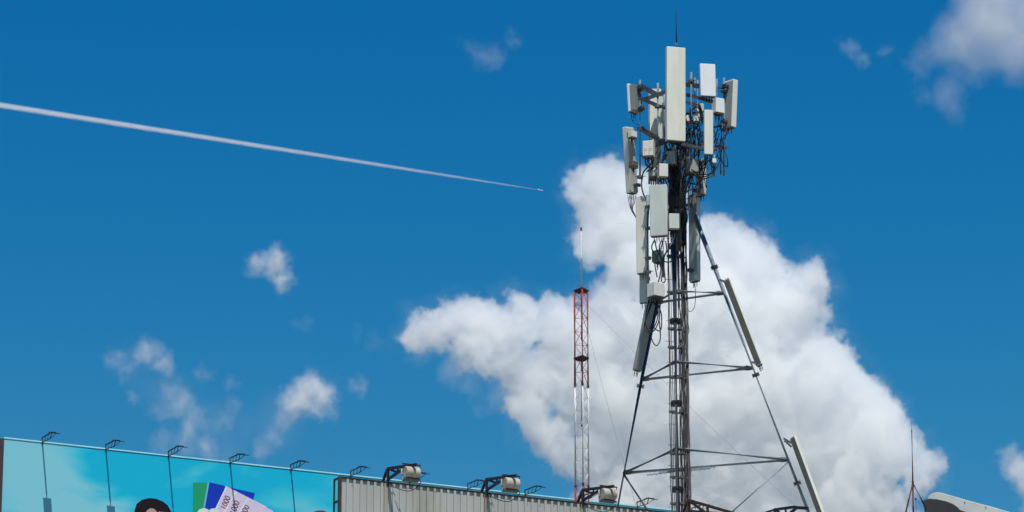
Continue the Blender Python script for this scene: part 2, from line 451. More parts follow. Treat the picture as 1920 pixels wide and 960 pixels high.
flat([(585, 990), (588, 959.5), (596, 957), (606, 957), (613, 960), (618, 990)], 0.003).build('printed_hat', P_red, bb)

# --- lamps on arms along its top edge
ords = ['leftmost', 'second', 'third', 'fourth', 'fifth']
LAMPL = ['thin black lamp arm at the left end of the cyan billboard, above its palest stretch',
 'thin black lamp arm on the cyan billboard, second from its left end',
 'thin black lamp arm on the cyan billboard above the printed dark hair',
 'thin black lamp arm on the cyan billboard just above the printed banknotes',
 'thin black lamp arm on the cyan billboard between the banknotes and the corrugated billboard',
 'thin black lamp arm rising behind the left corner of the corrugated billboard',
 'thin black lamp arm just right of the first white floodlight, behind the corrugated billboard',
 'thin black lamp arm half hidden by the arm of the second white floodlight',
 'thin black lamp arm alone between the second floodlight and the red and white mast',
 'thin black lamp arm behind the third floodlight, at the foot of the tower leg',
 'thin black lamp arm just left of the tower’s cable run at the bottom edge',
 'thin black lamp arm just right of the tower’s cable run, above the rusty truss']
def sign_lamp(i):
    u = i * SB
    t = thing('billboard_lamp', LAMPL[i], 'lamp arm', bp(u, 0), 'thin lamp arms along the cyan billboard')
    rnd = random.Random(i)
    dz = rnd.uniform(-0.03, 0.03); ln = rnd.uniform(0.96, 1.04)
    r = 0.016
    m = MB()
    A0, A1 = bp(u, 0.02, 0.0), bp(u, 0.24, 0.0)
    C0, C1 = bp(u, -0.03 + dz, 1.02 * ln), bp(u, 0.23 + dz, 1.18 * ln)
    m.beam(bp(u, -0.08, 0.03), A1, 0.045); m.beam(A0, C0, 0.03); m.beam(A1, C1, 0.045); m.beam(C0, C1, 0.03)
    for q in (0.33, 0.66): m.beam(A0.lerp(C0, q), A1.lerp(C1, q), 0.022)
    m.build('arm_frame', M_black, t)
    # shallow tray head, its mouth turned back to the sheet
    H0 = bp(u, 0.20 + dz, 1.22 * ln); H1 = bp(u, 0.05 + dz, 1.74 * ln)
    d = (H1 - H0).normalized(); nn = d.cross(BD).normalized()
    m = MB(); m.box((H0 + H1) / 2, BD * 0.19, d * 0.26, nn * 0.008); m.box((H0 + H1) / 2 - d * 0.24 , BD * 0.195, d * 0.012, nn * 0.016); m.box((H0 + H1) / 2 + d * 0.24, BD * 0.195, d * 0.012, nn * 0.016)
    m.build('lamp_head', M_black, t)
    m = MB()
    m.beam(C1, H1 + UP * 0.05, 0.02); m.beam(C0, H1, 0.02)
    m.build('head_strut', M_black, t)
for i in range(12): sign_lamp(i)

# --- corrugated billboard in front
K0 = pY(726.0, 904.4, 100.0)
def kp(u, h, o=0.0): return K0 + BD * u + UP * h + BN * o
def k_u(x, y=920):                            # how far along the sheet a picture column lies
    return (plane_hit(x, y, K0) - K0).dot(BD)
cb = thing('corrugated_billboard', 'grey corrugated steel billboard seen blank, in front of the cyan one', 'billboard', kp(4, -3.2))
def corr_mat():
    m = mat('corrugated_sheet', (0.40, 0.42, 0.40), 0.5, 0.15, dirt=(0.22, 0.17, 0.10), dirt_amt=0.6, scale=1.4, streak=7, var=0.08)
    return m
M_corr = corr_mat()
UK0 = k_u(640); edges = [UK0, 0.02] + [0.02 + 2.9 * j for j in range(1, 6)]
prof = [(0, 0), (0.122, 0), (0.128, 0.04), (0.188, 0.04), (0.194, 0), (0.198, 0)]
for a, b_ in zip(edges, edges[1:]):
    m = MB(); us = []
    u = a + 0.006
    k = 0
    while u < b_ - 0.01:
        for pu, po in prof[:-1]:
            if u + pu < b_ - 0.006: us.append((u + pu, po))
        u += 0.198
    us.append((b_ - 0.004, 0))
    top = [kp(u, -0.03, o) for u, o in us]; bot = [kp(u, -3.0, o) for u, o in us]
    i0 = len(m.v); m.v += top + bot; n = len(us)
    for j in range(n - 1): m.f.append((i0 + j, i0 + j + 1, i0 + n + j + 1, i0 + n + j)); m.sm.append(False)
    o = m.build('corrugated_panel', M_corr, cb)
    md = o.modifiers.new('thickness', 'SOLIDIFY'); md.thickness = 0.004; md.offset = 0
M_joint = mat('stained_joint', (0.30, 0.27, 0.20), 0.7, dirt=(0.10, 0.06, 0.03), dirt_amt=0.7, scale=3, streak=4)
for e_ in edges[1:-1]: MB().box(kp(e_ - 0.03, -1.52, -0.03), BD * 0.035, BN * 0.03, UP * 1.48).build('joint_post', M_brown, cb)
for e_, w_ in ((edges[1] - 0.07, .05), (edges[2] - 0.05, .03), (edges[3] - 0.05, .03)): MB().box(kp(e_, -1.52, 0.030), BD * w_, BN * 0.013, UP * 1.48).build('stained_strip', M_joint, cb)
MB().box(kp((UK0 + edges[-1]) / 2, -0.005, 0.0), BD * (edges[-1] - UK0) / 2, BN * 0.046, UP * 0.022).build('top_rail', M_black, cb)
MB().box(kp(UK0 - 0.045, -1.5, 0.0), BD * 0.04, BN * 0.04, UP * 1.52).build('corner_post', M_brown, cb)
m = MB(); BK = -0.34
m.beam(kp(UK0 - 0.05, -0.0, BK), kp(UK0 - 0.05, -3.0, BK), 0.05)
m.build('back_post', M_black, cb)
for h in (-0.01, -0.62, -1.3, -2.0): MB().beam(kp(UK0 - 0.05, h, BK), kp(UK0 - 0.05, h, -0.045), 0.05).build('side_rung', M_black, cb)
# screws of the sheet: small dark heads just under the rail
m = MB()
rr = random.Random(5)
u = UK0 + 0.3
while u < edges[-1]:
    if rr.random() < 0.75: m.box(kp(u, -0.09 - rr.random() * 0.04, 0.036), BD * 0.012, BN * 0.006, UP * 0.012)
    u += 0.396
o = m.build('screw_heads', M_brown, cb); o['kind'] = 'stuff'
for u in (UK0 + 1, 4, 8, 12): MB().beam(kp(u, -3.0, -0.3), V(kp(u, 0, -0.3).x, kp(u, 0, -0.3).y, ROOF1 - 2), 0.15).build('post', M_black, cb)

# --- white floodlights on truss arms
def truss_arm(t, u, h0, h1, Lr, mt, droop_end=None):
    m = MB()
    m.beam(kp(u, -0.1, 0.04), kp(u, h0, 0.04), 0.075)
    m.beam(kp(u, 0.0, -0.34), kp(u, h0, 0.0), 0.055)
    m.build('post', mt, t)
    m = MB()
    T0, T1 = kp(u, h0, 0.04), kp(u, h1, Lr)
    Bm0, Bm1 = kp(u, 0.07, 0.04), T0.lerp(T1, 0.66) - UP * 0.02
    m.beam(T0, T1, 0.07); m.beam(Bm0, Bm1, 0.06)
    m.beam(T0, Bm0.lerp(Bm1, 0.55), 0.05); m.beam(T0.lerp(T1, 0.36), Bm0.lerp(Bm1, 0.55), 0.045)
    m.build('truss_arm', mt, t)
    return T1
def floodlight(u, label, cablepts, tilt):
    t = thing('floodlight', label, 'floodlight', kp(u, 0), 'white floodlights on the corrugated billboard')
    T1 = truss_arm(t, u, 0.36, 0.13, 1.72, M_black)
    MB().box(T1 - BN * 0.26 + UP * 0.01, BD * 0.03, BN * 0.30, UP * 0.025).build('top_bar', M_black, t)
    # bucket-shaped shell: D profile swept along the billboard, mouth towards the sheet
    c = kp(u, -0.045, 1.45)
    ca, sa = math.cos(tilt), math.sin(tilt)
    ex = BN * ca - UP * sa * 0.0 + UP * sa; ez = UP * ca - BN * sa
    prof = []
    for k in range(13):
        a = -math.pi / 2 + math.pi * k / 12
        prof.append((0.03 + 0.19 * math.cos(a) ** 0.8 if math.cos(a) > 1e-6 else 0.03, 0.165 * math.sin(a)))
    prof = [(-0.10, -0.15)] + prof + [(-0.10, 0.15)]
    m = MB()
    rings = []
    for q, s in ((-0.215, 0.90), (-0.20, 1.0), (0.20, 1.0), (0.215, 0.90)):
        rings.append([c + BD * q * .92 + ex * (x * s * .92) + ez * (z * s * .90) for x, z in prof])
    m.loft(rings)
    m.build('shell', M_flood, t, bevel=0.006)
    m = MB()
    m.box(c - ex * 0.125, BD * 0.215, ex * 0.020, ez * 0.168)
    m.build('front_frame', M_flood, t, bevel=0.004)
    MB().box(c - ex * 0.150, BD * 0.20, ex * 0.004, ez * 0.15).build('glass', M_glass, t)
    m = MB()
    for s in (-1, 1):
        m.beam(c + BD * s * 0.245 + ex * 0.02, c + BD * s * 0.245 + ex * 0.03 + UP * 0.22, 0.03, 0.02)
    m.beam(c - BD * 0.26 + ex * 0.03 + UP * 0.22, c + BD * 0.26 + ex * 0.03 + UP * 0.22, 0.03)
    m.build('yoke', M_black, t)
    m = MB(); m.box(c - ez * 0.18 - ex * 0.03, BD * 0.22, ex * 0.09, ez * 0.012); m.build('hinge_bar', M_clamp, t)
    MB().tube(spline([c - ez * 0.17 - BD * 0.1, kp(u + 0.55, -0.10, 0.9), kp(u + 0.45, -0.28, 0.5), kp(u + 0.2, -0.16, 0.15), kp(u + 0.05, -0.03, 0.08)], 6), 0.011, 5).build('cable', M_cable, t)
floodlight(0.0, 'white floodlight on a black truss arm at the left end of the corrugated billboard', None, 0.25)
floodlight(2.9, 'white rust streaked floodlight on the middle of the corrugated billboard', None, 0.15)
floodlight(5.8, 'white floodlight in front of the foot of the tower’s left leg', None, 0.15)
# the fourth arm has lost its lamp and sags
t4 = thing('rusty_truss', 'rusty brown truss arm without a lamp, sagging right of the tower’s cable run', 'truss', kp(8.66, 0))
u4 = k_u(1291, 950)
def q4(x, y, Y): return pY(x, y, Y)
Y4 = kp(u4, 0).y
m = MB(); m.beam(q4(1290.5, 990, Y4), q4(1291, 936, Y4), 0.085); m.beam(q4(1278, 972, Y4 + .3), q4(1288, 940, Y4), 0.05); m.build('post', M_brown, t4)
m = MB()
A = q4(1290, 937.5, Y4); E = q4(1378, 963, Y4 - 1.9); F0 = q4(1290, 957.5, Y4); F1 = q4(1345, 962, Y4 - 1.2)
m.beam(A, E, 0.075); m.beam(A, q4(1330, 966, Y4 - .9), 0.06); m.beam(F0, F1, 0.06)
m.beam(A.lerp(E, .42), q4(1327, 972, Y4 - .8), 0.07)
m.build('truss_arm', M_brown, t4)
t5 = thing('truss_arm_light', 'dark truss arm whose top just rises over the bottom edge, left of the slanting antenna', 'truss', kp(11.6, 0))
Y5 = kp(11.6, 0).y
m = MB()
A = q4(1453, 955.5, Y5); E = q4(1514, 953, Y5 - 1.4)
m.beam(A, q4(1490, 950.5, Y5 - .9), 0.07); m.beam(q4(1490, 951.5, Y5 - .9), E, 0.085); m.beam(A, q4(1436, 961, Y5 + .3), 0.05)
m.beam(A, q4(1452, 1000, Y5), 0.075); m.beam(A, q4(1476, 970, Y5 - .5), 0.05); m.beam(q4(1472, 953, Y5 - .5), q4(1476, 970, Y5 - .5), 0.05); m.beam(q4(1452, 985, Y5), q4(1492, 954, Y5 - .8), 0.06)
m.build('truss_frame', M_black, t5)

building('plain plastered building that carries the corrugated billboard and the tower', K0 + BD * 5 - BN * 8, 12, 9.5, ROOF1)
building('plain plastered building that carries the cyan billboard', V(B0.x, B0.y, 0) + BD * 20 - BN * 6, 24, 7, ROOF2)

# ------------------------------------------------------------------ red and white lattice mast
YM = 140.0
km = YM / (FPX * _c)
mast = thing('lattice_mast', 'slender red and white lattice mast with a white pole on top', 'mast', pY(1090, 1000, YM))
ML = lambda y: pY(1078, y, YM); MR = lambda y: pY(1102.5, y, YM)
def M3(y):
    a, b_ = ML(y), MR(y)
    p = (a + b_) / 2; return V(p.x + 0.03, YM - 0.42, (a.z + b_.z) / 2)
def zz(y): return pY(1090, y, YM).z
def legp(k, z):
    p = (ML, MR, M3)[k](700); return V(p.x, p.y, z)
segs = [(547, 724, M_red), (724, 911, M_mwhite), (911, 1060, M_red)]
for ya, yb, mt_ in segs:
    za, zb = zz(ya), zz(yb)
    for k in range(3):
        MB().tube([legp(k, za), legp(k, zb)], (0.048, 0.036, 0.030)[k], 6).build('leg', mt_, mast)
        MB().tube([legp(k, zb) + UP * 0.02, legp(k, zb) - UP * 0.04], 0.06, 8).build('flange', M_brown if mt_ is M_red else M_red, mast)
    n = max(1, round((za - zb) / 0.49)); st = (za - zb) / n
    for j in range(n):
        z1 = za - j * st; z2 = z1 - st
        m = MB()
        for a, b_ in ((0, 1), (1, 2), (2, 0)):
            m.tube([legp(a, z1), legp(b_, z1)], 0.010, 4)
            m.tube([legp(a if j % 2 else b_, z1), legp(b_ if j % 2 else a, z2)], 0.012, 4)
        m.build('lattice_bay', mt_, mast)
for y in (545.5, 672.5):
    m = MB(); c = (legp(0, zz(y)) + legp(1, zz(y)) + legp(2, zz(y))) / 3
    top = [legp(k, zz(y)) + (legp(k, zz(y)) - c).normalized() * 0.06 for k in range(3)]
    low = [c + (p - c) * 0.3 - UP * 0.14 for p in top]
    m.loft([low, top, [p + UP * 0.03 for p in top]]); m.build('plate', M_brown, mast)
cx = (legp(0, 0) + legp(1, 0) + legp(2, 0)) / 3
def mc(y, dx=0): return V(cx.x + dx * km, cx.y, zz(y))
MB().tube([mc(560), mc(433)], [0.050, 0.036], 8).build('top_pole', M_mwhite, mast)
MB().tube([mc(434), mc(429)], 0.05, 8).build('tip_knob', M_brown, mast)
MB().tube([mc(548), mc(640)], 0.03, 6).build('inner_pole', M_galvd, mast)
MB().tube([mc(676, -1), mc(798, -1)], 0.028, 6).build('inner_pole', M_mwhite, mast)
MB().tube([mc(797, -1), mc(801, -1)], 0.05, 6).build('knob', M_brown, mast)
M_wire = mat('guy_wire', (0.16, 0.17, 0.19), 0.5, 0.3)
def guy(label, a, b_, Yb):
    A = pY(*a, YM); B_ = pY(*b_, Yb); mid = (A + B_) / 2 - UP * 0.12
    o = MB().tube(spline([A, mid, B_], 6), 0.005, 4).build('guy_wire', M_wire)
    o['label'] = label; o['category'] = 'wire'; o['group'] = 'guy wires of the lattice mast'
guy('long thin guy wire running from the mast top down right behind the tower', (1103, 573), (1530, 985), 132)
guy('thin steep guy wire from the mast to the foot of the tower’s left leg', (1103, 622), (1200, 975), 130)

# ------------------------------------------------------------------ tower
YT = 110.0
kt = YT / (FPX * _c)
R2 = pY(1412, 690, YT); z2 = R2.z
L2 = pZ(1203, 712, z2); T2 = pZ(1267, 678, z2)
C2 = (R2 + L2 + T2) / 3
za = pY(1268, 334, C2.y).z
z3 = za - (za - z2) * 1.474
R3 = pZ(1478, 862, z3); L3 = pZ(1170, 887, z3); T3 = pZ(1269.5, 841, z3)
print('TOWER', R2, L2, T2, R3, L3, T3, za, z2, z3)
tw = thing('telecom_tower', 'tall three legged steel telecom tower crowded with antennas and cables', 'tower', V(C2.x, C2.y, ROOF1))
def on(a, b_, z): return a + (b_ - a) * ((z - a.z) / (b_.z - a.z))
def leg_at(k, z):
    a, b_ = ((L2, L3), (R2, R3), (T2, T3))[k]
    return on(a, b_, z)
def z_of(p, y):                                # height seen at picture row y at the depth of p
    return pY(1268, y, p.y).z
ztop = [pY(1222, 560, L2.y - .2).z, pY(1288, 380, R2.y - 1.0).z, z_of(T2, 345)]
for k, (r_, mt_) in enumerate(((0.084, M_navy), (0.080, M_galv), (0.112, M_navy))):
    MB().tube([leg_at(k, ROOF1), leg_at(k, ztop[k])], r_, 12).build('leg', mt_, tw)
# flanges with bolts where the legs are joined
def flange(p, d, r, name='flange'):
    d = d.normalized(); m = MB(); m.tube([p - d * 0.025, p + d * 0.025], r * 2.0, 10)
    x, y, _ = frame_of(d)
    for k in range(6):
        a = k * math.pi / 3; c = p + (x * math.cos(a) + y * math.sin(a)) * r * 1.65
        m.tube([c - d * 0.06, c + d * 0.06], 0.012, 5)
    m.build(name, M_clamp, tw)
for k, ys, r_ in ((1, (501, 703, 906), 0.06), (0, (724,), 0.062), (2, (602, 757, 919, 460), 0.088)):
    a = ((L2, L3), (R2, R3), (T2, T3))[k]
    for y in ys:
        z = z_of(leg_at(k, z2), y); p = leg_at(k, z); z = z_of(p, y); p = leg_at(k, z)
        flange(p, a[0] - a[1], r_)
# horizontal struts at three levels
z1 = pZ(1350, 537, pY(1350, 537, R2.y - .6).z).z
R1 = leg_at(1, z1); L1 = leg_at(0, z1); T1_ = leg_at(2, z1)
for (a, b_, c) in ((L1, R1, T1_), (L2, R2, T2), (L3, R3, T3)):
    for p, q in ((a, b_), (b_, c), (c, a)):
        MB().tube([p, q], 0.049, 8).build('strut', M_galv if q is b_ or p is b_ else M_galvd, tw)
        d = (q - p).normalized()
        for e_, s in ((p, 1), (q, -1)):
            MB().box(e_ + d * s * 0.14, d * 0.09, UP * 0.055, d.cross(UP) * 0.015).build('gusset', M_clamp, tw)
zlow = pZ(1375, 958, pY(1375, 958, 108.5).z).z
MB().tube([R3 - UP * 0.06, pY(1370, 962, (R3.y + T3.y) / 2)], 0.024, 6).build('brace', M_galv, tw)
MB().tube([L3 - UP * 0.05, pY(1213, 955, (L3.y + T3.y) / 2)], 0.034, 6).build('brace', M_galvd, tw)
# central pole above the legs
AX = V(C2.x, C2.y, 0)
ptx = pY(1271, 300, 109.6)
pole = V(ptx.x, ptx.y, 0)
def pz(y): return V(pole.x, pole.y, pY(1271, y, pole.y).z)
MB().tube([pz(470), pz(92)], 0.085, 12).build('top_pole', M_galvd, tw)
for y in (120, 200, 262, 330, 395): MB().tube([pz(y) - UP * 0.04, pz(y) + UP * 0.04], 0.15, 10).build('collar', M_clamp, tw)
wh = thing('whip_antenna', 'thin dark whip antenna at the very top of the tower', 'antenna', pz(92))
MB().tube([pz(93), pz(81)], 0.030, 6).build('socket', M_galv, wh)
MB().tube([pz(82), pz(22)], [0.024, 0.014], 6).build('rod', M_black, wh)

# headframe: two tiers of square tube, as seen from below
def P(x, y, dy=0.0): return pY(x, y, YT + dy)
bars = [((1199, 160), -.6, (1236, 180), .5, .13), ((1212, 185), -1.2, (1250, 171), -.6, .15), ((1200, 184), -1.0, (1238, 200), .2, .10),
 ((1284, 159), -.3, (1316, 162), -.9, .17), ((1250, 172), -.6, (1284, 176), -.6, .15), ((1284, 177), -.6, (1334, 190), -1.3, .13), ((1284, 192), .6, (1316, 197), 1.3, .10), ((1302, 162), .3, (1358, 166), -.4, .06),
 ((1284, 214), -.6, (1322, 209), -.6, .07), ((1199, 240), -.8, (1240, 264), .6, .13), ((1228, 272), -.7, (1256, 262), -.8, .15), ((1256, 266), -.8, (1322, 280), -1.1, .13),
 ((1246, 283), .5, (1320, 270), .7, .11), ((1322, 278), -1.0, (1352, 274), -.4, .09), ((1326, 240), .3, (1358, 236), .2, .06), ((1270, 300), 0, (1312, 306), .5, .09)]
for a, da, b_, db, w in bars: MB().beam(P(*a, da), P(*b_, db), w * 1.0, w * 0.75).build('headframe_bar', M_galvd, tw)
pipes = [(1200, 150, 336, -.7, .030), (1217.5, 175, 345, .7, .035), (1233.5, 156, 345, -.9, .038), (1246, 176, 300, .2, .045), (1296, 136, 300, -1.0, .040), (1303, 146, 240, .4, .03), (1308, 150, 262, .9, .028),
 (1344, 148, 215, -.9, .03), (1357.5, 146, 330, -.3, .032), (1351.5, 262, 328, -.2, .035), (1339.5, 290, 332, -1.0, .03), (1275, 262, 302, -1.2, .05), (1214.5, 366, 548, -1.3, .060), (1312, 250, 365, .8, .04), (1243.5, 395, 520, -.9, .035), (1284, 270, 380, .6, .04), (1291, 270, 392, -.2, .03)]
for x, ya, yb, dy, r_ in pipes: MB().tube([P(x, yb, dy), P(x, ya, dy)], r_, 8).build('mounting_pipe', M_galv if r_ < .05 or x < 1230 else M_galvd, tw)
clamps = [(1215, 388, -1.3), (1215, 428, -1.3), (1215, 484, -1.3), (1215, 510, -1.3), (1200, 168, -.7), (1200, 207, -.7), (1200, 240, -.7), (1233.5, 200, -.9), (1296, 152, -1.0), (1357, 172, -.3), (1357, 244, -.3), (1357, 277, -.3), (1339, 280, -1), (1246, 200, .2), (1246, 262, .2), (1200, 332, -.7)]
for x, y, dy in clamps:
    c = P(x, y, dy); m = MB(); m.box(c, V(.09, 0, 0), V(0, .07, 0), UP * .035)
    for s in (-1, 1): m.tube([c + V(.06 * s, -.12, 0), c + V(.06 * s, .12, 0)], .012, 5)
    m.tube([c + V(-.14, -.03, .0), c + V(.16, -.05, .01)], .010, 4)
    m.build('pipe_clamp', M_clamp, tw)
# ladder behind the front leg and step bolts on its left
lad = [leg_at(2, z) for z in (z_of(T2, 960), z_of(T2, 380))]
def lz(y): return leg_at(2, z_of(leg_at(2, z_of(T2, y)), y))
for dx in (0.11, 0.31):
    MB().tube([lz(1010) + V(dx, .45, 0), lz(400) + V(dx, .30, 0)], 0.017, 6).build('ladder_rail', M_galv, tw)
for j in range(46):
    y = 412 + j * 13; p = lz(y) + V(0, .40, 0)
    MB().tube([p + V(0.11, 0, 0), p + V(.31, 0, 0)], 0.009, 4).build('ladder_rung', M_galv, tw)
for j in range(14):
    y = 445 + j * 39; p = lz(y)
    m = MB(); m.tube([p + V(-.03, 0, 0), p + V(-.26, -.02, 0)], 0.008, 4)
    m.build('step_bolt', M_clamp, tw)
for y in (478, 546, 615, 650, 706, 772, 850, 895, 945):
    p = lz(y); m = MB(); m.box(p + V(.10, .2, 0), V(.24, 0, 0), V(0, .02, 0), UP * .02); m.box(p + V(-.10, .03, 0), V(.12, 0, 0), V(0, .05, 0), UP * .028); m.box(p + V(.13, .05, 0), V(.06, 0, 0), V(0, .10, 0), UP * .035)
    m.build('cable_bracket', M_clamp, tw)

# ------------------------------------------------------------------ antennas
def rrect(w, d, r, n=3):
    pts = []
    for cx_, cy_, a0 in ((w / 2 - r, -d / 2 + r, -90), (w / 2 - 0.012, d / 2 - 0.012, 0), (-w / 2 + 0.012, d / 2 - 0.012, 90), (-w / 2 + r, -d / 2 + r, 180)):
        rr_ = r if cy_ < 0 else 0.012
        for k in range(n + 1):
            a = math.radians(a0 + 90 * k / n); pts.append((cx_ + rr_ * math.cos(a), cy_ + rr_ * math.sin(a)))
    return pts
def panel(label, pt, pb, dy, w, d, yaw, fm=None, bm_=None, dyb=None, rnd=0.035, back=0.0, nplug=4, brackets=True, group='panel antennas on the tower', conn=True, plugw=None):
    """A panel antenna. PT, PB: picture points of the middle of its top and foot; YAW: where its face looks, 0 = at us, 90 = right."""
    fm = fm or M_cream; bm_ = bm_ or M_back
    T = P(*pt, dy); Bq = P(*pb, dy if dyb is None else dyb)
    ax = (T - Bq).normalized()
    y_ = math.radians(yaw)
    n = V(math.sin(y_), -math.cos(y_), 0); n = (n - ax * n.dot(ax)).normalized()
    ux = (-n).cross(ax).normalized() * -1
    ux = ax.cross(-n).normalized() * -1
    t = thing('panel_antenna', label, 'antenna', Bq, group)
    pr = rrect(w, d, min(rnd, d * .4, w * .4))
    H = (T - Bq).length
    def ringat(h, s=1.0): return [Bq + ax * h + ux * (x * s) - n * (y * s) for x, y in pr]
    MB().loft([ringat(0.02, .96), ringat(0.04), ringat(H - 0.03), ringat(H - 0.006, .985), ringat(H, .96)]).build('radome', fm, t)
    MB().loft([ringat(0.0, .90), ringat(0.019, .90)]).build('end_cap', M_cap, t)
    bw = w * .97
    MB().box(Bq + ax * H / 2 - n * (d / 2 + 0.012 + back / 2), ux * bw / 2, n * (0.012 + back / 2), ax * (H / 2 - .05)).build('back_plate', bm_, t)
    if brackets:
        for q in (0.12, 0.86):
            c = Bq + ax * H * q - n * (d / 2 + back + .10)
            m = MB(); m.box(c, ux * .05, n * .09, ax * .045); m.box(c - n * .07, ux * .09, n * .02, ax * .05)
            for s in (-1, 1): m.tube([c + ux * s * .07 - n * .13, c + ux * s * .07 + n * .02], .012, 5)
            m.build('bracket', M_clamp, t)
    if conn:
        m = MB()
        pw = plugw or w
        for k in range(nplug):
            c = Bq + ux * (pw * .7 * ((k + .5) / nplug - .5)) - n * (d * .15 * (k % 2))
            m.tube([c, c - ax * .09], .018, 6); m.tube([c - ax * .09, c - ax * .16], .012, 5)
        m.build('connectors', M_cable, t)['kind'] = 'stuff'
    return t, T, Bq, ux, n, ax

ANT = []
def A(*a, **k): r = panel(*a, **k); ANT.append(r); return r
A('largest cream panel antenna, tallest on the tower, under the whip', (1266.5, 90), (1266.5, 266), -1.6, .58, .18, 14, nplug=6)
A('short bright white panel antenna at the upper right of the tower', (1326, 121), (1327.5, 182), -1.5, .47, .14, 12, M_white, nplug=4)
A('tall panel antenna at the far right of the headframe, turned away, cream edge lit', (1371.5, 152), (1368, 242), -.3, .40, .20, 128, M_cream, nplug=3)
A('short white panel antenna with grey back at the upper left corner of the headframe', (1184, 160), (1187, 213), -.6, .42, .10, -125, M_white, M_boxside, back=.13, nplug=3)
A('long yellowish panel antenna leaning outwards on the left, its foot above bare cloud', (1177, 239), (1184.5, 364), -.8, .36, .17, -128, M_cream, M_pale, nplug=5, plugw=.3, dyb=-.5)
A('cream panel antenna behind the left pipes with cable shadows across it', (1228, 168), (1228, 338), .9, .38, .15, -6, M_cream, nplug=4)
A('narrow pale panel antenna squeezed between the left pipes and the largest panel', (1241, 182), (1241, 262), .4, .26, .12, 5, M_pale, nplug=3)
A('grey green panel antenna in the middle left, with a shadow falling over its top', (1234.5, 348), (1236, 444), -1.7, .52, .16, -14, M_pale, M_back, nplug=5)
A('long cream panel antenna on the left below, beside the thick pipe', (1203, 369), (1205, 514), -1.0, .33, .16, -24, M_cream, M_back, nplug=4)
A('narrow cream panel antenna on the right in front of the looping cables', (1328.5, 207), (1328.5, 291), -1.8, .27, .12, 6, M_cream, nplug=4)
A('long grey panel antenna behind the top of the right leg', (1303, 364), (1303.5, 529), 1.2, .34, .16, 128, M_pale, M_back, nplug=3)
A('dark backed panel antenna low on the right behind the cable loops', (1316, 300), (1316, 368), .9, .34, .14, 126, M_pale, M_boxside, nplug=3)
A('upper slanting panel antenna fixed along the tower’s right leg', (1362.5, 523), (1425, 686), -.2, .19, .09, 142, M_cream, M_bronze, dyb=-.5, nplug=3, brackets=False)
A('lower slanting panel antenna beside the right leg at the bottom edge', (1487.5, 819), (1551, 992), -.6, .17, .13, 132, M_cream, M_bronze, dyb=-1.0, nplug=3, brackets=False)
A('brownish panel antenna fixed along the tower’s left leg', (1221, 560), (1193.5, 696), .7, .26, .13, -140, M_back, M_boxside, dyb=1.0, nplug=3, brackets=False)
A('short grey panel antenna hanging below the long cream one, left of the white radio box', (1206.5, 512), (1206.5, 569), -.6, .24, .10, -30, M_pale, M_back, nplug=2)
# brackets that hold the slanting ones off the right leg
for (xa, ya, xb, yb, dy) in ((1349, 524, 1362, 530, -.3), (1409, 679, 1424, 682, -.5), (1469, 822, 1486, 832, -.8), (1471, 826, 1484, 838, -.8)):
    MB().beam(P(xa, ya, dy), P(xb, yb, dy), .05).build('antenna_bracket', M_clamp, tw)

def radio(label, x0, y0, x1, y1, dy, d, yaw, fm=None, marks=False, nplug=5, name='radio_unit', shade=False):
    fm = fm or M_box
    c0 = P((x0 + x1) / 2, y0, dy); c1 = P((x0 + x1) / 2, y1, dy)
    w = (x1 - x0) * kt; H = c0.z - c1.z
    y_ = math.radians(yaw); n = V(math.sin(y_), -math.cos(y_), 0); ux = V(math.cos(y_), math.sin(y_), 0)
    t = thing(name, label, 'radio unit', c1, 'radio boxes on the tower')
    c = (c0 + c1) / 2
    MB().box(c, ux * w / 2, n * d / 2, UP * H / 2).build('housing', fm, t, bevel=.012)
    m = MB()
    for k in range(7):
        q = (k + .5) / 7 - .5
        m.box(c - n * (d / 2 + .03) + ux * w * q * .95, ux * .006, n * .03, UP * H * .46)
    m.build('heat_sink', M_boxside, t)
    MB().box(c1 - UP * .02, ux * w * .46, n * d * .44, UP * .018).build('plug_plate', M_cap, t)
    m = MB()
    for k in range(nplug):
        p = c1 - UP * .035 + ux * w * .8 * ((k + .5) / nplug - .5) + n * d * .2 * (-1) ** k
        m.tube([p, p - UP * .10], .02, 6); m.tube([p - UP * .10, p - UP * .20], .011, 5)
    m.build('plugs', M_cable, t)['kind'] = 'stuff'
    if marks:
        m = MB()
        for s in (-.23, .22):
            b0 = c + n * (d / 2 + .002) + ux * w * s - UP * H * .22
            m.box(b0 - ux * .035, ux * .007, n * .002, UP * .09)
            for q in (.085, .03): m.box(b0 + UP * q + ux * .010, ux * .035, n * .002, UP * .007)
        m.build('orange_marks', M_orange, t)
    return t
radio('pale radio box with orange marks on its face, left side of the headframe', 1206.5, 266, 1226.5, 294, -1.4, .28, -14, M_box, True)
radio('cream radio box hanging right above the grey green panel antenna', 1234, 309, 1251, 333, -1.5, .26, 12, M_box)
radio('greyish radio box just left of that one, against the cream panel antenna', 1219, 317, 1232, 332, -.9, .22, -20, M_pale)
radio('square pale radio box against the front pole beside the grey green panel', 1254, 402, 1273, 430, -1.8, .20, 4, M_pale, nplug=7)
radio('white radio box at the lower left with black cables looping beneath it', 1217, 532, 1242, 557, -1.7, .34, 38, M_box, nplug=8)
radio('white radio box under the short white panel antenna at the upper right', 1336.5, 186, 1356, 213, -1.0, .26, 30, M_white)
radio('brownish radio box deep in the cables right of the pole', 1289, 300, 1307, 325, -.8, .30, 20, M_back)
radio('dark grey radio box hanging under the largest panel antenna', 1251, 285, 1268, 309, -1.0, .26, -15, M_back)
radio('small pale radio box seen between the largest and the narrow cream panel, left', 1284, 218, 1295, 229, -.2, .2, 20, M_box, nplug=2)
radio('small pale radio box seen between the largest and the narrow cream panel, right', 1300, 219, 1310, 229, .2, .2, 0, M_box, nplug=2)
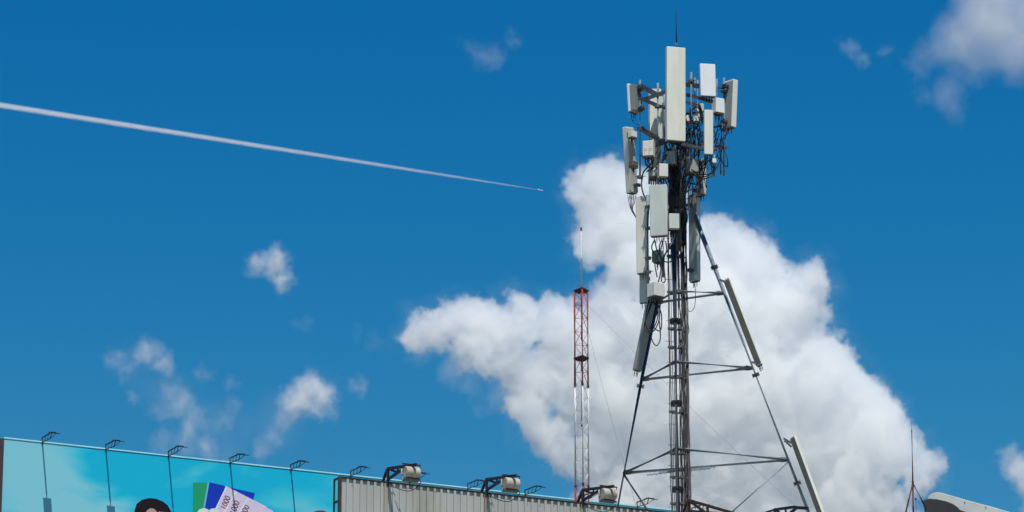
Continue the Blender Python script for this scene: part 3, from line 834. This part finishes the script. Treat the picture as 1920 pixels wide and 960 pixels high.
radio('grey radio box half hidden behind the narrow cream panel at the right', 1304, 196, 1318, 222, .5, .25, 15, M_pale, nplug=3)
radio('small white filter box hanging on a pipe below the narrow cream panel', 1335, 298, 1343, 306, -1.1, .1, 0, M_white, nplug=2)
radio('pale radio box fixed to the back of the long yellowish panel, near its top', 1179, 247, 1193, 258, -1.1, .18, 40, M_box, nplug=3)
radio('black bracket box on the back of the long yellowish panel, near its middle', 1180, 303, 1196, 313, -1.2, .16, 45, M_cap, nplug=2)
radio('tilted dark box under the grey green panel antenna', 1227, 470, 1241, 492, -1.0, .2, 45, M_back, nplug=3)

# ------------------------------------------------------------------ cables
bundle = thing('cable_bundle', 'dense bundle of black feeder cables running down the middle of the tower', 'cables', lz(1000))
rc = random.Random(11)
def cable(pts, r, parent, mt_=None, name='cable', seg=5, n=5):
    MB().tube(spline(pts, n), r, seg).build(name, mt_ or M_cable, parent)
# left pair on the step-bolt side
for dx, dy, r_, mt_ in ((-.185, .02, .014, M_cable), (-.150, .02, .014, M_cableg), (-.10, .05, .010, M_cable)):
    pts = [lz(y) + V(dx + rc.uniform(-.012, .012), dy, 0) for y in range(400, 1010, 34)]
    cable(pts, r_, bundle, mt_, n=3)
# run to the right of the leg
for j in range(14):
    base = .13 + .030 * j if j < 9 else rc.uniform(.10, .36)
    jit = .014 if j < 9 else .045
    dy = rc.uniform(-.02, .35)
    pts = []
    for y in range(330, 1030, 22):
        wob = rc.uniform(-jit, jit)
        if 690 > y > 600 and j % 3 == 0: wob *= 1.8
        pts.append(lz(y) + V(base - .0 + wob, dy, 0))
    cable(pts, rc.choice((.010, .013, .016, .019)), bundle, M_rust if j == 4 else rc.choice((M_cable, M_cable, M_cable, M_cableg)), n=2)
# on the front of the leg a few pale sun bleached ones low down
for j in range(3):
    pts = [lz(y) + V(-.05 + .03 * j + rc.uniform(-.01, .01), -.10 - .015 * (j % 2), 0) for y in range(700, 1030, 30)]
    cable(pts, .012, bundle, rc.choice((M_cableg, M_cable, M_cableg)), n=2)
# the crowd between the headframe and the run
ends = [(1250, 285), (1258, 290), (1262, 268), (1275, 268), (1240, 335), (1300, 232), (1290, 230), (1306, 228), (1322, 296), (1330, 300), (1312, 240), (1286, 250), (1248, 270), (1296, 330), (1300, 328), (1305, 260), (1262, 310), (1246, 336), (1280, 240), (1270, 272), (1288, 215), (1315, 300)]
for j in range(58):
    ex_, ey_ = ends[j % len(ends)]
    ex_ += rc.uniform(-6, 6); ey_ += rc.uniform(-8, 8)
    dep = rc.uniform(-1.3, .5)
    mid1 = P(ex_ * .55 + 1272 * .45 + rc.uniform(-16, 16), ey_ + 34 + rc.uniform(-8, 26), dep * .8)
    mid2 = P(1268 + rc.uniform(-13, 20), 352 + rc.uniform(-12, 14), dep * .5 - .3)
    e1 = lz(400) + V(rc.uniform(-.16, .42), rc.uniform(0, .35), 0)
    e2 = lz(452) + V(rc.uniform(.08, .36), rc.uniform(0, .35), 0)
    cable([P(ex_, ey_, dep), mid1, mid2, e1, e2], rc.choice((.011, .014, .018, .022)), bundle, rc.choice((M_cable, M_cable, M_cable, M_cableg)), n=5)
for j in range(34):
    xa = rc.choice((1224, 1240, 1252, 1290, 1300, 1310, 1322, 1334, 1346)) + rc.uniform(-5, 5); ya = rc.uniform(205, 300)
    if xa < 1260: ya = rc.uniform(270, 305)
    xb = xa + rc.uniform(-26, 26); yb = min(335, ya + rc.uniform(8, 50)); d_ = rc.uniform(-1.2, .6)
    cable([P(xa, ya, d_), P((xa + xb) / 2 + rc.uniform(-9, 9), max(ya, yb) + rc.uniform(4, 18), d_), P(xb, yb, d_ + rc.uniform(-.2, .2))], rc.choice((.010, .013, .017)), bundle, name='jumper_cable')
# thick braid from the pole to the left of the run
for j in range(12):
    x0 = rc.uniform(1258, 1276)
    cable([P(1266 + rc.uniform(-9, 9), 305, -.5), P(1264 + rc.uniform(-6, 8), 340, -.6), P(1258 + rc.uniform(-3, 9), 372, -.7), P(1256 + rc.uniform(-3, 8), 400, -.6), P(1262 + rc.uniform(-3, 5), 440, -.6)], .022, bundle, M_cable)

def loose(label, routes, mt_=None, r=.014, dy=-.8):
    t = thing('loose_cable', label, 'cable', P(*routes[0][0], dy))
    for rt in routes: cable([P(x, y, dy + rc.uniform(-.05, .05)) for x, y in rt], r, t, mt_, 'strand', n=6)
loose('black cables looping far out on the right below the turned away panel', [[(1358, 268), (1352, 290), (1356, 308), (1363, 312), (1364, 300), (1358, 282), (1355, 262), (1362, 250), (1366, 246)], [(1350, 230), (1353, 250), (1349, 276), (1350, 300), (1342, 316), (1336, 326)], [(1347, 232), (1352, 244), (1353, 262), (1350, 278)], [(1362, 247), (1360, 258), (1355, 268)], [(1340, 280), (1352, 276), (1358, 270)]])
loose('black cable arch over the small radio boxes right of the largest panel', [[(1296, 232), (1294, 206), (1303, 196), (1312, 200), (1316, 214), (1317, 232)], [(1298, 232), (1297, 210), (1304, 200), (1311, 204), (1314, 220)], [(1326, 188), (1330, 192), (1336, 184)]], r=.022, dy=-.9)
loose('black cables swinging from the pole to the narrow cream panel’s foot', [[(1300, 326), (1312, 332), (1326, 330), (1336, 322), (1338, 306)], [(1302, 328), (1314, 336), (1328, 333), (1338, 326), (1339, 308)], [(1306, 326), (1316, 327), (1328, 326), (1334, 318), (1330, 296)], [(1296, 318), (1308, 322), (1322, 306), (1326, 294)], [(1313, 322), (1322, 312), (1328, 300)], [(1310, 300), (1316, 316), (1306, 330)]], r=.019, dy=-1.2)
loose('thick brown cable curving down from the marked radio box to the thick pipe', [[(1226, 300), (1214, 314), (1206, 324), (1203, 345), (1206, 362), (1212, 374), (1216, 384)], [(1210, 300), (1212, 310), (1222, 316)], [(1238, 282), (1234, 300), (1224, 316), (1212, 322)], [(1252, 288), (1240, 306), (1226, 322)]], M_rust, .022, -1.2)
loose('thin pale cables dangling from the foot of the long yellowish panel', [[(1177, 366), (1180, 382), (1183, 392), (1192, 406)], [(1180, 367), (1182, 380), (1184, 394), (1192, 408)], [(1184, 367), (1184, 380), (1184, 392), (1191, 404)], [(1188, 367), (1187, 380), (1185, 390), (1190, 402)], [(1192, 366), (1190, 378), (1186, 392), (1192, 406)]], M_rust, .010, -.6)
loose('black cables looping deep below the white radio box at the lower left', [[(1222, 562), (1214, 590), (1208, 610), (1212, 622), (1222, 620), (1232, 600), (1234, 580), (1232, 566)], [(1226, 562), (1216, 585), (1210, 606), (1218, 622), (1228, 618), (1236, 598), (1237, 570)], [(1217, 562), (1212, 584), (1210, 600)], [(1220, 612), (1222, 636), (1230, 648), (1237, 640), (1238, 622), (1236, 600), (1238, 570)], [(1226, 564), (1232, 585), (1226, 600), (1218, 616)], [(1230, 562), (1240, 590), (1238, 620), (1222, 612)]], M_cable, .018, -1.5)
loose('pale cables dropping from the square radio box on the front pole', [[(1256, 434), (1257, 444), (1262, 450)], [(1259, 434), (1260, 446), (1262, 456)], [(1262, 434), (1261, 446), (1258, 456)], [(1265, 434), (1264, 446), (1256, 462)]], M_cablew, .010, -1.7)
loose('grey cables bending under the grey green panel towards the white radio box', [[(1252, 450), (1254, 466), (1246, 480), (1245, 500), (1247, 526), (1242, 530)], [(1248, 452), (1250, 470), (1243, 484), (1242, 504), (1240, 528)], [(1240, 450), (1236, 466), (1240, 490), (1238, 514), (1234, 530)], [(1228, 450), (1232, 470), (1242, 486), (1252, 492), (1262, 488)], [(1226, 452), (1222, 466), (1234, 488), (1240, 506)], [(1244, 448), (1238, 470), (1228, 490), (1232, 520)]], M_cableg, .020, -1.4)
loose('short black cable looping from the upper left corner antenna to its pipe', [[(1183, 216), (1186, 226), (1194, 233), (1200, 234)]], M_cable, .012, -.7)
loose('thin reddish cable hanging in a loop right of the pole below the top strut', [[(1303, 532), (1304, 560), (1301, 578), (1294, 584), (1286, 576), (1284, 560)]], M_rust, .010, .3)
# yagi lying along the lowest strut
yg = thing('yagi_antenna', 'small grey comb antenna lying along the lowest cross strut', 'antenna', P(1280, 883, -1))
MB().beam(P(1236, 886, -1.2), P(1332, 877, -1.2), .06).build('boom', M_galv, yg)
for j in range(16):
    x = 1216 + j * 8.3; y = 889 - j * .85
    if 6 <= j <= 9: continue
    dz = (.11, .08, .10)[j % 3]
    MB().tube([P(x - 3, y + 4, -1.2) , P(x + 5, y - 4, -1.2)], .007, 4).build('element', M_galv, yg)
MB().tube([P(1213, 891, -1.2), P(1340, 876, -1.2)], .012, 5).build('thin_boom', M_galv, yg)

# ------------------------------------------------------------------ lower right: rod on a tripod, hooded roof unit
YR = 92.0
def Q(x, y, dy=0.0): return pY(x, y, YR + dy)
rod = thing('lightning_rod', 'thin reddish lightning rod on three splayed legs at the lower right', 'lightning rod', Q(1712, 990))
MB().tube([Q(1711.5, 906), Q(1709.5, 806)], [.024, .016], 6).build('rod', M_rod, rod)
MB().tube([Q(1709.5, 808), Q(1709, 790)], [.009, .006], 5).build('tip', M_black, rod)
MB().tube([Q(1711.5, 906), Q(1697, 966, -.5)], .022, 6).build('leg', M_rod, rod)
MB().tube([Q(1711.5, 906), Q(1713, 990, .5)], .020, 6).build('leg', M_rod, rod)
MB().tube([Q(1711.5, 906), Q(1732, 944, -.2)], .022, 6).build('leg', M_rod, rod)
MB().tube([Q(1711.5, 909), Q(1711.5, 903)], .04, 8).build('collar', M_rod, rod)
kn = thing('aerial_stub', 'tiny black knob on a thin rod between the tripod legs', 'aerial', Q(1717.5, 990, .2))
MB().tube([Q(1717.2, 939, .2), Q(1717.0, 936, .2), Q(1716.8, 933.5, .2)], [.014, .026, .012], 8).build('knob', M_black, kn)
MB().tube([Q(1717.2, 938, .2), Q(1717.5, 990, .2)], .008, 4).build('stem', M_black, kn)
# hooded unit: a long level hood that runs off to the right and away
M_hood = mat('weathered_white_hood', (0.52, 0.54, 0.52), 0.55, dirt=(0.36, 0.34, 0.30), dirt_amt=0.6, scale=2.2, var=0.06)
M_hoodd = mat('hood_dark', (0.028, 0.026, 0.030), 0.6)
M_hoodr = mat('hood_rim', (0.07, 0.08, 0.085), 0.5)
hd = thing('roof_hood', 'white weathered hood with a dark rounded mouth at the bottom right corner', 'hood', Q(1780, 985))
HD = V(math.sin(math.radians(42)), math.cos(math.radians(42)), 0); HN = V(-0.22, -0.975, 0).normalized(); HD = V(-HN.y, HN.x, 0)
Hp = Q(1760, 940)
def hh(x, y, o=0.0):
    r = ray(x, y); P0 = Hp + HN * o
    return CAM + r * ((P0 - CAM).dot(HN) / r.dot(HN))
top = [(1737, 944), (1740, 932), (1746, 925), (1756, 922.5), (1768, 924.5), (1812, 937.5), (1866, 952), (1900, 962), (1990, 988), (1990, 1020), (1745, 1010)]
front = [hh(x, y) for x, y in top]
cxh = sum(front, Vector()) / len(front)
MB().loft([[p for p in front], [p + (cxh - p) * .02 + HN * -.05 for p in front], [p + (cxh - p) * .02 - HN * 1.0 for p in front]]).build('shell', M_hood, hd, bevel=.01)
rim = [(1730, 944.5), (1731.5, 940.5), (1738, 938), (1745, 937), (1758, 938.3), (1775, 942), (1788, 947), (1797, 953), (1802, 959), (1812, 962), (1830, 970), (1830, 1000), (1736, 1000), (1734.5, 955)]
m = MB(); r0 = [hh(x, y, .02) for x, y in rim]; c_ = sum(r0, Vector()) / len(r0)
r1 = [hh(x, y, .20) for x, y in rim]
m.loft([r0, [p + HN * .14 for p in r0], [p + (c_ - p) * .03 + HN * .17 for p in r0]]); m.build('rim', M_hoodr, hd)
m = MB(); m.plate([p + (c_ + HN * .17 - p) * .11 + HN * .172 for p in r0], HN * .02); m.build('mouth', M_hoodd, hd)
m = MB()
for x, y in ((1809, 941.5), (1848.5, 951)): m.tube([hh(x, y, -.01), hh(x, y, .02)], .013, 6)
m.build('rusty_bolts', M_brown, hd)['kind'] = 'stuff'

# ------------------------------------------------------------------ airliner and its trail
YA = 33000.0
ka = YA / (FPX * _c)
pa = pY(1013.5, 356.3, YA)
pl_ = thing('airliner', 'tiny white airliner at the head of its vapour trail', 'airliner', pa)
fd = (pY(1018, 357, YA) - pY(1008, 355.6, YA)).normalized()
M_plane = mat('airliner_paint', (0.8, 0.8, 0.82), 0.3)
fs = V(-fd.y, fd.x, 0).normalized(); fu = fd.cross(fs) * -1
fu = fs.cross(fd) * -1
if fu.z < 0: fu = -fu
Lf = 46.0
MB().tube([pa + fd * (Lf * (q - .5)) for q in (0, .08, .25, .85, .95, 1)], [.6, 2.2, 3.2, 3.2, 2.0, .4], 10).build('fuselage', M_plane, pl_)
for s in (-1, 1):
    MB().loft([[pa + fd * 6 + fs * s * 2, pa - fd * 4 + fs * s * 2, pa - fd * 4 + fs * s * 2 + fu * .8, pa + fd * 6 + fs * s * 2 + fu * .8],
               [pa - fd * 7 + fs * s * 22, pa - fd * 10 + fs * s * 22, pa - fd * 10 + fs * s * 22 + fu * .4, pa - fd * 7 + fs * s * 22 + fu * .4]]).build('wing', M_plane, pl_)
    MB().loft([[pa - fd * 17 + fs * s, pa - fd * 22 + fs * s, pa - fd * 22 + fs * s + fu * .4, pa - fd * 17 + fs * s + fu * .4],
               [pa - fd * 21 + fs * s * 8, pa - fd * 23 + fs * s * 8, pa - fd * 23 + fs * s * 8 + fu * .3, pa - fd * 21 + fs * s * 8 + fu * .3]]).build('tailplane', M_plane, pl_)
    MB().tube([pa + fd * 3 + fs * s * 8 - fu * 2, pa - fd * 2 + fs * s * 8 - fu * 2], 1.5, 8).build('engine', M_plane, pl_)
MB().loft([[pa - fd * 15 + fs * .3, pa - fd * 22 + fs * .3, pa - fd * 22 - fs * .3, pa - fd * 15 - fs * .3],
           [pa - fd * 21 + fu * 9 + fs * .2, pa - fd * 24 + fu * 9 + fs * .2, pa - fd * 24 + fu * 9 - fs * .2, pa - fd * 21 + fu * 9 - fs * .2]]).build('tail_fin', M_plane, pl_)
def vol_mat(name, dens):
    m = bpy.data.materials.new(name); m.use_nodes = True
    t = m.node_tree; t.nodes.clear()
    o = t.nodes.new('ShaderNodeOutputMaterial'); v = t.nodes.new('ShaderNodeVolumeScatter')
    v.inputs['Density'].default_value = dens; v.inputs['Color'].default_value = (1, 1, 1, 1)
    t.links.new(v.outputs[0], o.inputs['Volume']); return m
def make_trail():
    A_ = pY(-170, 170.5, YA); B_ = pY(1008, 355.6, YA)
    L = (B_ - A_).length
    me = bpy.data.meshes.new('contrail'); ob = link(bpy.data.objects.new('contrail', me))
    ob['label'] = 'long straight white vapour trail crossing the blue sky on the left'; ob['category'] = 'vapour trail'
    ob.location = A_
    ob.rotation_euler = (B_ - A_).to_track_quat('X', 'Z').to_euler()
    ng = bpy.data.node_groups.new('contrail', 'GeometryNodeTree')
    ng.interface.new_socket('Geometry', in_out='OUTPUT', socket_type='NodeSocketGeometry')
    N = ng.nodes; K = ng.links.new
    def mm(op, *a):
        n = N.new('ShaderNodeMath'); n.operation = op
        for i, q in enumerate(a):
            if isinstance(q, (int, float)): n.inputs[i].default_value = q
            else: K(q, n.inputs[i])
        return n.outputs[0]
    pos = N.new('GeometryNodeInputPosition'); sp = N.new('ShaderNodeSeparateXYZ'); K(pos.outputs[0], sp.inputs[0])
    x, y, z = sp.outputs
    fc = N.new('ShaderNodeFloatCurve')
    cv = fc.mapping.curves[0]
    for i, (px, h_) in enumerate(((0, .84), (.15, .80), (.5, .66), (.8, .44), (.93, .28), (1, .12))):
        if i == 0: cv.points[0].location = (px, h_)
        elif i == 5: cv.points[1 if len(cv.points) == 2 else -1].location = (px, h_)
        else: cv.points.new(px, h_)
    fc.mapping.update()
    K(mm('DIVIDE', x, L), fc.inputs['Value'])
    half = mm('MULTIPLY', fc.outputs[0], 8.6 * ka)
    nz = N.new('ShaderNodeTexNoise'); nz.inputs['Scale'].default_value = 1.0; nz.inputs['Detail'].default_value = 4
    mpv = N.new('ShaderNodeVectorMath'); mpv.operation = 'MULTIPLY'; mpv.inputs[1].default_value = (1 / 130, 1 / 30, 1 / 30)
    K(pos.outputs[0], mpv.inputs[0]); K(mpv.outputs[0], nz.inputs['Vector'])
    wob = mm('MULTIPLY', mm('SUBTRACT', nz.outputs[0], .5), 7.0)
    rad = mm('SQRT', mm('ADD', mm('MULTIPLY', y, y), mm('POWER', mm('ABSOLUTE', mm('ADD', z, wob)), 2)))
    d = mm('SUBTRACT', 1.0, mm('DIVIDE', rad, half))
    cl = N.new('ShaderNodeClamp'); K(mm('MULTIPLY', mm('MULTIPLY', d, 1.6), mm('ADD', .4, mm('MULTIPLY', nz.outputs[0], 1.2))), cl.inputs[0])
    vc = N.new('GeometryNodeVolumeCube'); K(cl.outputs[0], vc.inputs['Density'])
    R_ = 11 * ka
    vc.inputs['Min'].default_value = (0, -R_, -R_); vc.inputs['Max'].default_value = (L, R_, R_)
    for a_, q in zip('XYZ', (500, 36, 36)): vc.inputs['Resolution ' + a_].default_value = q
    sm = N.new('GeometryNodeSetMaterial'); M_ = cloud_material(0.038); sm.inputs['Material'].default_value = M_
    out = N.new('NodeGroupOutput'); K(vc.outputs[0], sm.inputs[0]); K(sm.outputs[0], out.inputs[0])
    md = ob.modifiers.new('contrail', 'NODES'); md.node_group = ng; me.materials.append(M_)
make_trail()

# ------------------------------------------------------------------ the clouds themselves
rcl = random.Random(3)
def spread(bl, f=0.9, c=1.0, base=90): return [(x, y, r, (r - base) * f * c + max(0, y - 690) * .16 + rcl.uniform(-12, 12)) for x, y, r in bl]
make_cloud('great white cumulus cloud filling the sky behind the tower and the mast', spread([(x, y, r * .93) for x, y, r in BIG]), 3000, 4.5, 0.030, 38, 60, 4, 14, 50, smooth=.75, halo=(30, .09), puffs=((50, 24), (22, 11), (10, 5)))
GW = 'small ragged clouds in the blue on the left'
def wisp(label, bl, dens, seed, group=None, vox=4.0, warp=34, ws=42, edge=26, er=(30, .34, .68)):
    return make_cloud(label, [(x, y, r, 0) for x, y, r in bl], 3200, vox, dens, warp, ws, edge, 8, 40, seed=seed, smooth=.6, group=group, erode=er, puffs=((24, 12), (10, 5)))
wisp('lone small white cloud high in the blue left of the mast', [(484, 490, 22), (518, 490, 27), (520, 518, 27), (531, 542, 15)], .085, 1.3, GW)
wisp('ragged thin cloud with a bright tip above the dark haired print', [(285, 660, 24), (258, 668, 20), (305, 690, 16), (222, 668, 14), (205, 672, 9), (320, 712, 10), (235, 700, 10)], .050, 2.1, GW)
wisp('faint broken cloud trailing down to the third lamp of the cyan billboard', [(318, 732, 22), (340, 760, 28), (365, 790, 24), (298, 772, 18), (350, 820, 28), (390, 840, 20), (380, 705, 16), (250, 745, 12), (430, 720, 14), (300, 830, 18)], .030, 5.7, GW)
wisp('brightest small cloud in the blue above the banknotes', [(574, 726, 30), (600, 742, 30), (552, 748, 28), (575, 760, 26), (614, 776, 16)], .080, 4.4, GW)
wisp('faint tail drifting down to the left from the brightest small cloud', [(545, 778, 22), (532, 798, 20), (508, 822, 22), (490, 842, 18)], .026, 5.2, GW)
wisp('tiny cloud puff right of the brightest small one', [(660, 720, 14), (680, 728, 14)], .032, 8.2, GW)
wisp('faint short wisp between the broken cloud and the brightest small one', [(445, 760, 14), (425, 785, 22), (400, 800, 14)], .018, 6.1, GW)
wisp('very faint wisp low in the blue under the lone small cloud', [(570, 602, 16), (550, 610, 12), (675, 625, 10)], .010, 9.9, GW)
wisp('large grey veil of cloud in the upper right corner', [(1800, 70, 66), (1860, 40, 90), (1905, 100, 60), (1742, 95, 34), (1820, 120, 50), (1775, 170, 34), (1950, 30, 90), (1850, -20, 80), (1720, 130, 24), (1790, 200, 30), (1730, 175, 20)], .013, 3.3, None, 5.0, 44, 70, 50, (60, .24, .62))
wisp('thin greyish puff left of the grey veil in the upper right', [(1588, 85, 20), (1612, 110, 18), (1665, 105, 9)], .020, 7.4)
wisp('barely visible wisp high above the vapour trail’s end', [(905, 105, 26), (965, 78, 20), (880, 88, 18), (930, 110, 20)], .012, 12.6)
wisp('small white cloud cut by the right edge of the picture', [(1888, 852, 20), (1908, 875, 28), (1930, 900, 34), (1945, 945, 30), (1878, 872, 12)], .075, 10.1)
wisp('thin torn wisps hanging under the left arm of the great cumulus', [(850, 690, 34), (885, 715, 28), (905, 765, 18), (940, 745, 34), (700, 640, 16), (790, 660, 26)], .010, 14.8)
wisp('faint haze of cloud linking the ragged scraps above the cyan billboard', [(250, 690, 50), (320, 740, 60), (390, 790, 60), (460, 800, 50), (530, 780, 60), (600, 740, 50), (420, 850, 60), (340, 840, 50)], .0022, 21.0, GW, 9.0, 40, 80, 60, (80, .25, .65))
